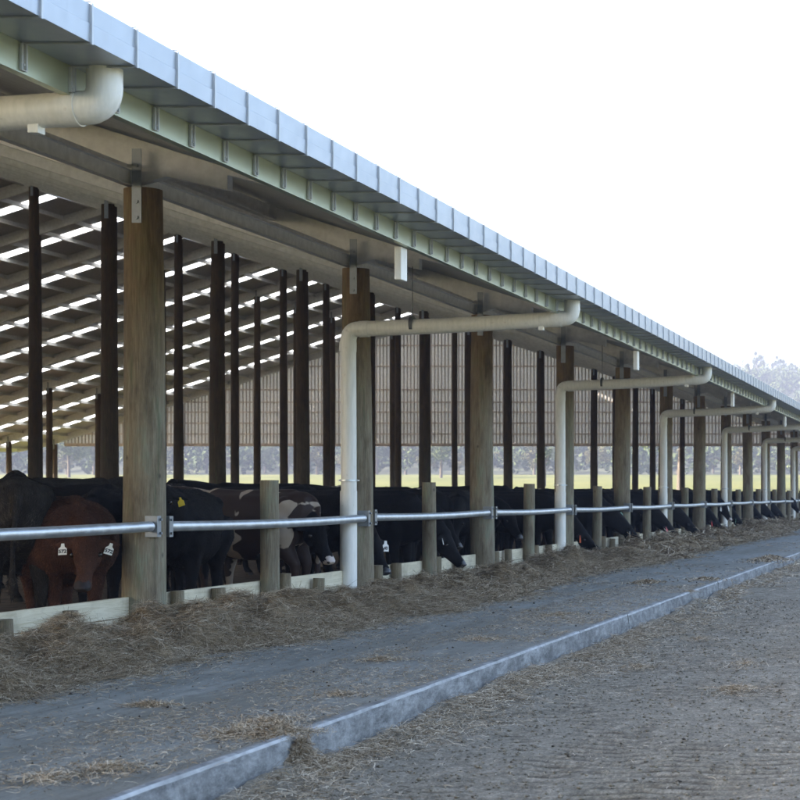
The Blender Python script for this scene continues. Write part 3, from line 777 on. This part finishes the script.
cow(444, -7.70, 'feeding', 5, 'black cow reaching its head down over the boards beside the second short post', 'black_coat', tags=('white_tag', None), tag_scale=.9)
cow(462, -9.1, 'lowered', -80, 'black cow standing behind the lowered head left of the third pole', 'black_coat', ref='body')
cow(522, -9.0, 'standing', 95, 'black cow standing side on behind the third short post', 'black_coat', ref='body')
cow(549, -9.2, 'lowered', -95, 'black cow standing just left of the second downpipe', 'black_coat', ref='body')
cow(582, -7.59, 'reaching', -8, 'black cow with orange ear tags eating hay right of the second downpipe', 'black_coat', tags=('orange_tag', 'orange_tag'), tag_scale=1.4)
cow(612, -7.95, 'lowered', -55, 'black cow looking out under the rail beside the fourth short post', 'black_coat', tags=(None, 'green_tag'))
cow(628, -7.45, 'reaching', 10, 'black cow with a white ear tag stretching to the hay beside the fifth pole', 'black_coat', tags=('white_tag', 'white_tag'), tag_scale=1.2)
cow(645, -7.95, 'lowered', -60, 'black cow with a tan muzzle looking out right of the fifth pole', 'black_coat', 'muzzle_grey', tags=(None, 'green_tag'), tag_scale=1.2)
cow(667, -7.42, 'reaching', -5, 'black cow with a red ear tag stretching over the hay right of the third downpipe', 'black_coat', tags=('red_tag', 'red_tag'), tag_scale=1.3)
cow(714, -7.47, 'reaching', -20, 'black cow with a red ear tag feeding just right of the seventh pole', 'black_coat', tags=('red_tag', 'red_tag'), tag_scale=1.5)
cow(724, -7.7, 'lowered', -25, 'black cow with a white muzzle and pale ear tags by the fourth downpipe', 'black_coat', 'muzzle_pale', tags=('white_tag', 'white_tag'), tag_scale=1.6)
cow(736, -7.52, 'reaching', -5, 'black cow feeding left of the ninth pole with a green ear tag', 'black_coat', tags=('green_tag', 'green_tag'), tag_scale=1.5)
cow(794, -7.6, 'lowered', -10, 'black cow with a pale face feeding at the far right end of the rail', 'black_coat', 'muzzle_pale')
cow(296, -11.6, 'standing', 75, 'red brown and white cow whose back shows left of the nearest downpipe', 'pied_brown_coat', ref='body', scale=1.03)
cow(383, -11.0, 'standing', 60, 'black and white cow whose pale back shows right of the second pole', 'pied_coat', ref='body', scale=1.02)
cow(465, -11.2, 'looking_aside', 120, 'black and white cow standing behind others left of the third pole', 'pied_coat', ref='body', scale=1.02)
cow(512, -11.6, 'standing', 70, 'black and white cow standing behind others right of the third pole', 'pied_coat', ref='body', scale=1.02)
for px, x_, a in ((688, -7.5, 12), (758, -7.5, -10), (770, -7.5, 15), (779, -7.5, 0)):
    cow(px, x_, 'reaching', a, 'black cow with its head down in the hay along the far stretch of the rail', group='black cattle feeding along the far stretch of the rail', near=False)
# ---- the packed rows behind: nothing tells these apart
rr = random.Random(5)
def free(x, y, d=.95): return all((x-a)**2 + ((y-b)*.8)**2 > d*d for a, b in COWS)
y = 19.5
while y < 112:
    X = -9.45 + rr.uniform(-.15, .2)
    if free(X, y, 1.0):
        px = VX - F*abs(X)/y
        near = y < 50
        cow(px, X, *rr.choice((('lowered', -20), ('lowered', 10), ('lowered', -70), ('standing', 180), ('standing', 150), ('standing', -160), ('standing', 90), ('feeding', 0), ('feeding', -90))), 'black cow standing in the dark row just inside the feed rail', rr.choice(('black_coat',)*6+('darkbrown_coat',)), ref='body', scale=rr.uniform(.94, 1.04), group='black cattle standing just inside the feed rail', near=near)
    y += rr.uniform(1.25, 1.9) * (1 if y < 60 else 1.5)
for X0, step, a, b in ((-10.8, 1.3, 19, 100), (-13.2, 2.4, 25, 80)):
    y = a
    while y < b:
        X = X0 + rr.uniform(-.4, .4)
        if free(X, y, 1.0):
            px = VX - F*abs(X)/y
            cow(px, X, rr.choice(('standing', 'looking_aside')), rr.uniform(0, 360), 'black cow in the packed herd whose back shows behind the front row', rr.choice(('black_coat',)*5+('darkbrown_coat', 'grey_coat')), ref='body', scale=rr.uniform(.98, 1.08), group='black cattle packed behind the front row', near=False)
        y += step*rr.uniform(.8, 1.3)

# ------------------------------------------------------------------ hay
def strands(P0, nrm_up, n, length, width, tilt=.35, lift=0.0):
    """P0: (n,3) base points; returns ribbons of 3 segments"""
    th = RNG.uniform(0, 2*PI, n); el = RNG.normal(0, tilt, n)
    L = RNG.uniform(length[0], length[1], n); W = RNG.uniform(width[0], width[1], n)
    d = np.stack([np.cos(th)*np.cos(el), np.sin(th)*np.cos(el), np.sin(el)], 1)
    side = np.stack([-np.sin(th), np.cos(th), RNG.normal(0, .6, n)], 1); side /= np.linalg.norm(side, axis=1)[:, None]
    curl = np.stack([RNG.normal(0, .8, n), RNG.normal(0, .8, n), RNG.normal(-.3, .6, n)], 1)
    Vs = []
    for t in (-.5, -.17, .17, .5):
        c = P0 + d*(L*t)[:, None] + curl*((t*t-.08)*L*.9)[:, None]; c[:, 2] += lift
        w = (W*(1-1.2*abs(t)**2))[:, None]*.5
        Vs += [c - side*w, c + side*w]
    V = np.stack(Vs, 1).reshape(-1, 3)
    b = (np.arange(n)*8)[:, None]
    Q = np.concatenate([b + np.array([[0, 1, 3, 2]]) + 2*i for i in range(3)], 0)
    tone = np.repeat(np.clip(RNG.normal(.60, .28, n), 0, 1), 8)
    return V, Q, tone
def edge(Y): return -6.02 + .42*(fbm(Y*.75, Y*0+3.3, 4, 41)-.5)*2 + .12*np.sin(Y*.37) + .30*(fbm(Y*2.3, Y*0+5.1, 3, 44)-.5)
TS = [(RNG.uniform(-7.6, -5.9), 11 + 50*RNG.uniform()**1.6, RNG.uniform(.08, .24), RNG.uniform(.03, .10)) for _ in range(560)]
def tuss(X, Y):
    z = np.zeros_like(X, dtype=float)
    for a, b, r, h in TS: z = np.maximum(z, h*np.exp(-(((X-a)/r)**2 + ((Y-b)/(r*1.3))**2)))
    return z
def hayh(X, Y):
    e = edge(Y); t = np.clip((e-X)/(e+7.84), 0, 1)
    prof = np.sin(np.clip(t*3.8, 0, 1)*PI/2)*(1-.93*sstep(.45, .86, t)*(1-.32*np.clip(fbm(Y*.9, Y*0+1.7, 2, 77)*3-1.2, 0, 1)*sstep(18, 20, Y)))
    big = np.clip(fbm(X*.75+2, Y*.8, 3, 51)*2.3-.62, 0.12, 1.2); med = np.clip(fbm(X*2.7, Y*2.5, 3, 52)*3-1.0, 0, 1.25)
    dip = 1-.75*np.exp(-((Y-17.1)/1.0)**2)*sstep(.35, .7, t)
    return prof*dip*(.06+.19*big)*(.38+.95*med) + tuss(X, Y)*prof*dip + .05*(fbm(X*9, Y*9, 3, 8)-.5)*prof - .02*(t <= 0)
def hz(X, Y): return hayh(X, Y)
V, Q = grid(-7.845, -5.1, 4, 34, 110, 1080, hz); npm = npmesh('hay', V, Q, 'hay_base', smooth=True); tag(npm, kind='stuff')
V, Q = grid(-7.845, -5.1, 34, YEND+2, 40, 700, hz); npm = npmesh('far_hay', V, Q, 'hay_base', smooth=True); tag(npm, kind='stuff')
def mound(n, ya, yb, length, width, bias=1.0):
    Y = ya + (yb-ya)*RNG.uniform(0, 1, n)**bias; e = edge(Y)
    X = -7.83 + (e+7.83+.12)*RNG.uniform(0, 1, n)
    Z = np.maximum(hayh(X, Y), 0) + RNG.uniform(-.01, .035, n)
    return strands(np.stack([X, Y, Z], 1), None, n, length, width, .24)
def scat(n, xa, xb, ya, yb, zf, length, width, thr, seed, scale=(1.2, .8), tilt=.12):
    X = RNG.uniform(xa, xb, n); Y = RNG.uniform(ya, yb, n)
    k = fbm(X*scale[0], Y*scale[1], 4, seed) + RNG.uniform(-.06, .06, n) > thr
    X, Y = X[k], Y[k]; Z = zf(X, Y) + RNG.uniform(.004, .02, len(X))
    return strands(np.stack([X, Y, Z], 1), None, len(X), length, width, tilt)
def join(name, parts, m):
    V = []; Q = []; T = []; o = 0
    for v, q, t in parts: V.append(v); Q.append(q+o); T.append(t); o += len(v)
    ob = npmesh(name, np.concatenate(V), np.concatenate(Q), m, tone=np.concatenate(T)); tag(ob, kind='stuff'); return ob
join('hay_strands', [mound(14000, 4.5, 11.3, (.08, .28), (.002, .005)), mound(150000, 11.3, 22, (.06, .26), (.0014, .0036)), mound(70000, 22, 36, (.10, .30), (.003, .007)), mound(22000, 36, 70, (.2, .5), (.012, .022)), mound(9000, 70, 126, (.3, .6), (.02, .04))], 'hay_strand')
# loose stalks on the apron, thick along the mound and the kerb
def near_edge(n, ya, yb, length, width):
    Y = RNG.uniform(ya, yb, n); X = edge(Y) + np.abs(RNG.normal(0, .25, n)); Z = np.maximum(hayh(X, Y), 0)+RNG.uniform(.002, .02, n)
    return strands(np.stack([X, Y, Z], 1), None, n, length, width, .15)
ap0 = lambda X, Y: 0*X
join('loose_hay', [near_edge(7000, 11, 24, (.03, .15), (.0015, .0035)), near_edge(4000, 24, 60, (.06, .2), (.004, .009)),
    scat(22000, -6.0, -3.68, 8, 24, ap0, (.012, .07), (.0015, .0035), .58, 61), scat(6000, -6.0, -3.68, 24, 70, ap0, (.04, .14), (.004, .009), .61, 61),
    scat(26000, -4.9, -3.70, 8, 26, ap0, (.008, .05), (.0015, .0035), .50, 67), scat(9000, -6.0, -3.68, 8, 30, ap0, (.01, .06), (.0015, .0035), .42, 3)], 'hay_strand')
# clumps: on the apron, spilling over the kerb, along the kerb foot
def clump(n, cx, cy, rx, ry, h, zb=0.0, length=(.025, .12), width=(.0016, .004)):
    a = RNG.uniform(0, 2*PI, n); r = np.abs(RNG.normal(0, .55, n))*(.6+.8*vnoise(a*2.2, a*0+n, 5))
    X = cx + rx*r*np.cos(a); Y = cy + ry*r*np.sin(a); Z = zb + h*.7*np.exp(-r*r*2.2)*RNG.uniform(.1, 1, n) + .004
    return strands(np.stack([X, Y, Z], 1), None, n, length, width, .35)
def px_pt(x, y, z=0.0):
    Yd = F*(EYE-z)/(y-VY); return (x-VX)*Yd/F, Yd
cl = []
for x, y, n, rx, ry, h in ((265, 726, 900, .28, .55, .05), (238, 735, 700, .3, .3, .04), (150, 706, 500, .2, .12, .03), (380, 661, 500, .25, .15, .04), (645, 583, 500, .25, .5, .06), (690, 592, 200, .15, .2, .03),
                           (770, 561, 900, .55, 1.3, .16), (705, 580, 300, .3, .5, .06), (560, 615, 400, .3, .4, .03), (480, 640, 400, .3, .3, .02), (110, 770, 500, .25, .3, .03), (50, 780, 500, .3, .3, .03), (340, 695, 300, .3, .2, .02)):
    cx, cy = px_pt(x, y); cl.append(clump(n, cx, cy, rx, ry, h, 0.0, width=(.0016, .004) if cy < 25 else (.008, .016)))
cx, cy = px_pt(300, 745, -.1)
cl.append(clump(2600, -3.74, 9.74, .18, .22, .08, 0)); cl.append(clump(2400, -3.50, 9.66, .13, .24, .12, -.19)); cl.append(clump(2200, -3.585, 9.70, .035, .15, .14, -.12))
rdz = lambda X, Y: roadz(X, Y)
def kerbfoot(n, ya, yb, length, width):
    Y = RNG.uniform(ya, yb, n); w = .15+.75*np.clip(fbm(Y*.5, Y*0+9, 3, 71)*1.7-.45, 0, 1); X = -3.53 + np.abs(RNG.normal(0, 1, n))*w*.6
    Z = roadz(X, Y) + RNG.uniform(.0, .05, n)*np.exp(-(X+3.53)/.3)
    return strands(np.stack([X, Y, Z], 1), None, n, length, width, .2)
cl += [kerbfoot(16000, 8, 22, (.03, .14), (.0018, .004)), kerbfoot(6000, 22, 60, (.06, .2), (.004, .009)),
       scat(9000, -3.5, 0.2, 8, 24, rdz, (.02, .08), (.0016, .004), .60, 81), scat(3000, -3.5, 0.2, 24, 60, rdz, (.04, .14), (.005, .010), .60, 81),
       scat(2500, -3.5, 0.3, 8, 24, rdz, (.015, .06), (.0015, .0035), .0, 82)]
for x, y, n in ((735, 690, 500), (745, 665, 250), (640, 668, 250), (700, 640, 250)):
    cx, cy = px_pt(x, y, -.2); cl.append(clump(n, cx, cy, .25, .35, .04, -.2))
join('hay_clumps', cl, 'hay_strand')
# clods and stones: stuff
def lumps(name, n, xa, xb, ya, yb, zf, s, m, seed):
    rs = np.random.default_rng(seed)
    base = np.array([(1,0,0),(-1,0,0),(0,1,0),(0,-1,0),(0,0,1),(0,0,-1)], float)
    tri = np.array([(0,2,4),(2,1,4),(1,3,4),(3,0,4),(2,0,5),(1,2,5),(3,1,5),(0,3,5)])
    X = rs.uniform(xa, xb, n); Y = ya + (yb-ya)*rs.uniform(0, 1, n)**1.3; S = s[0]*(s[1]/s[0])**(rs.uniform(0, 1, n)**2.5)
    C = np.stack([X, Y, zf(X, Y)+S*.3], 1)
    V = C[:, None, :] + base[None]*S[:, None, None]*rs.uniform(.6, 1.3, (n, 6, 1))*np.array([1, 1, .65])
    Q = (np.arange(n)*6)[:, None, None] + tri[None]
    o = npmesh(name, V.reshape(-1, 3), Q.reshape(-1, 3), m); tag(o, kind='stuff'); return o
lumps('clods', 520, -6.0, -3.72, 8.3, 36, ap0, (.004, .019), 'clod', 4)
lumps('gravel', 16000, -3.5, 0.3, 7.5, 26, roadz, (.004, .018), 'road_gravel', 5)
lumps('dirt_clods', 150, -3.5, -1.2, 7.5, 40, roadz, (.005, .018), 'clod', 6)

# ------------------------------------------------------------------ trees and hill
def crown_np(n, rx, rz, cz, leaf, seed, clumps=22, gap=.45):
    rs = np.random.default_rng(seed)
    cc = rs.normal(0, 1, (clumps, 3)); cc /= np.linalg.norm(cc, axis=1)[:, None]; cc *= rs.uniform(.35, 1, (clumps, 1))
    cr = rs.uniform(.18, .42, clumps); k = rs.integers(0, clumps, n)
    off = rs.normal(0, 1, (n, 3)); off /= np.linalg.norm(off, axis=1)[:, None]; off *= rs.uniform(.3, 1, (n, 1))**.5
    C = cc[k] + off*cr[k][:, None]; C = C*np.array([rx, rx, rz]) + np.array([0, 0, cz])
    a = rs.normal(0, 1, (n, 3)); a /= np.linalg.norm(a, axis=1)[:, None]; b = np.cross(a, rs.normal(0, 1, (n, 3))); b /= np.linalg.norm(b, axis=1)[:, None]
    L = rs.uniform(.6, 1.4, (n, 1))*leaf
    V = np.stack([C-a*L, C+b*L*.6, C+a*L, C-b*L*.6], 1).reshape(-1, 3)
    Q = np.arange(n*4).reshape(-1, 4); tone = np.repeat(np.clip(rs.normal(.5, .2, n) + (rs.uniform(-.2, .2, clumps))[k], 0, 1), 4)
    return V, Q, tone
def trunk_bm(h, r, rx, seed):
    rs = random.Random(seed); bm = bmesh.new()
    tube(bm, [(0, 0, -.4), (0, 0, .1), (rs.uniform(-.15, .15), rs.uniform(-.15, .15), h*.4), (rs.uniform(-.3, .3), 0, h*.8)], [r*1.7, r*1.15, r*.85, r*.25], 10)
    for i in range(7):
        a = rs.uniform(0, 6.28); z = h*rs.uniform(.3, .65); e = rx*rs.uniform(.5, .85)
        tube(bm, [(0, 0, z), (math.cos(a)*e*.5, math.sin(a)*e*.5, z+h*.12), (math.cos(a)*e, math.sin(a)*e, z+h*.26)], [r*.45, r*.25, r*.06], 6)
    return bm
KINDS = []
for i, (h, rx, rz, n, lf, mt, cl_) in enumerate(((12, 4.4, 4.6, 5200, .20, 'leaf_dark', 26), (9, 3.6, 3.4, 4000, .18, 'leaf_gold', 20), (15, 2.6, 6.6, 4600, .20, 'leaf_dark', 24), (7, 3.2, 2.6, 3200, .17, 'leaf_gold', 18), (13, 3.0, 3.2, 2600, .2, 'leaf_dark', 14))):
    V, Q, T = crown_np(n, rx, rz, h-rz*.85, lf, 100+i, cl_)
    cr = npmesh('crown', V, Q, mt, tone=T); cmesh = cr.data; bpy.data.objects.remove(cr)
    t = obj('trunk', trunk_bm(h, .34 if i != 4 else .3, rx, i), 'bark', smooth=True); tmesh = t.data; bpy.data.objects.remove(t)
    KINDS.append((cmesh, tmesh))
def tree(px, Y, kind, scale, label, group='trees along the far edge of the pasture', name='tree'):
    X = (px-VX)*Y/F; z = float(terrain(np.array([X]), np.array([Y]))[0])
    o = thing(name, (X, Y, z-.05), label, 'tree', group, random.uniform(0, 6.28)); o.scale = (scale*random.uniform(.9, 1.1),)*2 + (scale,)
    link(bpy.data.objects.new('trunk', KINDS[kind][1]), o); link(bpy.data.objects.new('crown', KINDS[kind][0]), o)
    return o
tree(680, 215, 0, 1.15, 'tree with a thick pale trunk standing in the pasture right of the third downpipe', None)
tree(441, 300, 0, .62, 'dark rounded tree in the pasture seen left of the third pole', None)
tree(545, 235, 4, .40, 'small tree with a dark bunched crown seen left of the second downpipe', None)
tree(69, 300, 0, .7, 'broad hazy tree seen through the barn left of the nearest pole', None)
tr = random.Random(3)
for i in range(30):
    px = -20 + i*28 + tr.uniform(-6, 6); Y = tr.uniform(322, 372)
    tree(px, Y, tr.choice((0, 1, 1, 3, 3, 2)), tr.uniform(.45, .85), 'hazy tree in the line along the far edge of the pasture')
for px, s, k in ((731, .55, 2), (738, .62, 2), (745, .5, 0), (757, .95, 4), (770, .55, 2), (778, .85, 4), (785, .5, 0), (797, .5, 2)):
    Y = 600; 
    tree(px, Y, k, s*1.1, 'tree standing above the others on the crest of the wooded hill', 'trees on the crest of the hill')
# woods on the hill: one far mass
def woods():
    rs = np.random.default_rng(77); Vs = []; Qs = []; Ts = []; o = 0
    for i in range(3000):
        Y = 352 + 292*rs.uniform()**.85; px = rs.uniform(-60, 860); X = (px-VX)*Y/F
        z = float(terrain(np.array([X]), np.array([Y]))[0]); h = rs.uniform(5, 9); r = rs.uniform(1.6, 3.2)
        V, Q, T = crown_np(150, r, h*.5, h*.5, rs.uniform(.30, .5), int(rs.integers(1, 1e6)), 7)
        Vs.append(V + np.array([X, Y, z])); Qs.append(Q+o); Ts.append(np.clip(T+rs.uniform(-.3, .3), 0, 1)); o += len(V)
    ob = npmesh('hill_woods', np.concatenate(Vs), np.concatenate(Qs), 'leaf_dark', tone=np.concatenate(Ts)); tag(ob, kind='stuff')
woods()

# ------------------------------------------------------------------ haze
HAZE = 0.0011
if HAZE:
    bm = bmesh.new(); box(bm, -1100, 500, -120, 900, -32, 95)
    hm = bpy.data.materials.new('air_haze'); hm.use_nodes = True; nt = hm.node_tree; nt.nodes.remove(nt.nodes['Principled BSDF'])
    pv = N(nt, 'ShaderNodeVolumePrincipled'); pv.inputs['Color'].default_value = (0.34, 0.38, 0.51, 1); pv.inputs['Density'].default_value = HAZE; pv.inputs['Anisotropy'].default_value = 0.0
    nt.links.new(pv.outputs[0], nt.nodes['Material Output'].inputs['Volume'])
    tag(obj('haze', bm, hm), kind='stuff')

# ------------------------------------------------------------------ light
SUN_EL, SUN_AZ = 25.0, 255.0     # azimuth clockwise from +Y: 270 = -X
el, az = math.radians(SUN_EL), math.radians(SUN_AZ)
to_sun = Vector((math.sin(az)*math.cos(el), math.cos(az)*math.cos(el), math.sin(el)))
w = bpy.data.worlds.new('World'); sc.world = w; w.use_nodes = True; nt = w.node_tree
sky = N(nt, 'ShaderNodeTexSky'); sky.sky_type = 'NISHITA'; sky.sun_disc = False; sky.sun_elevation = el; sky.sun_rotation = az
sky.air_density = 1.0; sky.dust_density = 4.0; sky.ozone_density = 1.0
bg = nt.nodes['Background']; bg.inputs['Strength'].default_value = 0.12; nt.links.new(sky.outputs[0], bg.inputs['Color'])
L = bpy.data.lights.new('sun', 'SUN'); L.energy = 3.4; L.angle = math.radians(.53); L.color = (1, .94, .84)
so = bpy.data.objects.new('sun', L); COL.objects.link(so); so.rotation_euler = (-to_sun).to_track_quat('-Z', 'Y').to_euler(); so.location = (-80, 0, 60)

# ------------------------------------------------------------------ camera
cam = bpy.data.cameras.new('camera'); co = bpy.data.objects.new('camera', cam); COL.objects.link(co)
co.location = (0, 0, EYE); co.rotation_euler = (PI/2, 0, 0)
cam.sensor_width = 36; cam.lens = 36*F/800; cam.shift_x = -(VX-400)/800; cam.shift_y = (VY-400)/800
cam.clip_end = 4000; cam.clip_start = .1
cam.dof.use_dof = True; cam.dof.focus_distance = 16.5; cam.dof.aperture_fstop = 7.0
sc.camera = co
sc.view_settings.view_transform = 'Standard'; sc.view_settings.look = 'None'; sc.view_settings.gamma = 1; sc.view_settings.use_curve_mapping = False
sc.view_settings.exposure = 3.0
cy = sc.cycles; cy.use_denoising = True; cy.max_bounces = 8; cy.diffuse_bounces = 6; cy.glossy_bounces = 3; cy.transmission_bounces = 6; cy.volume_bounces = 0; cy.transparent_max_bounces = 8
cy.caustics_reflective = False; cy.caustics_refractive = False; cy.sample_clamp_indirect = 6
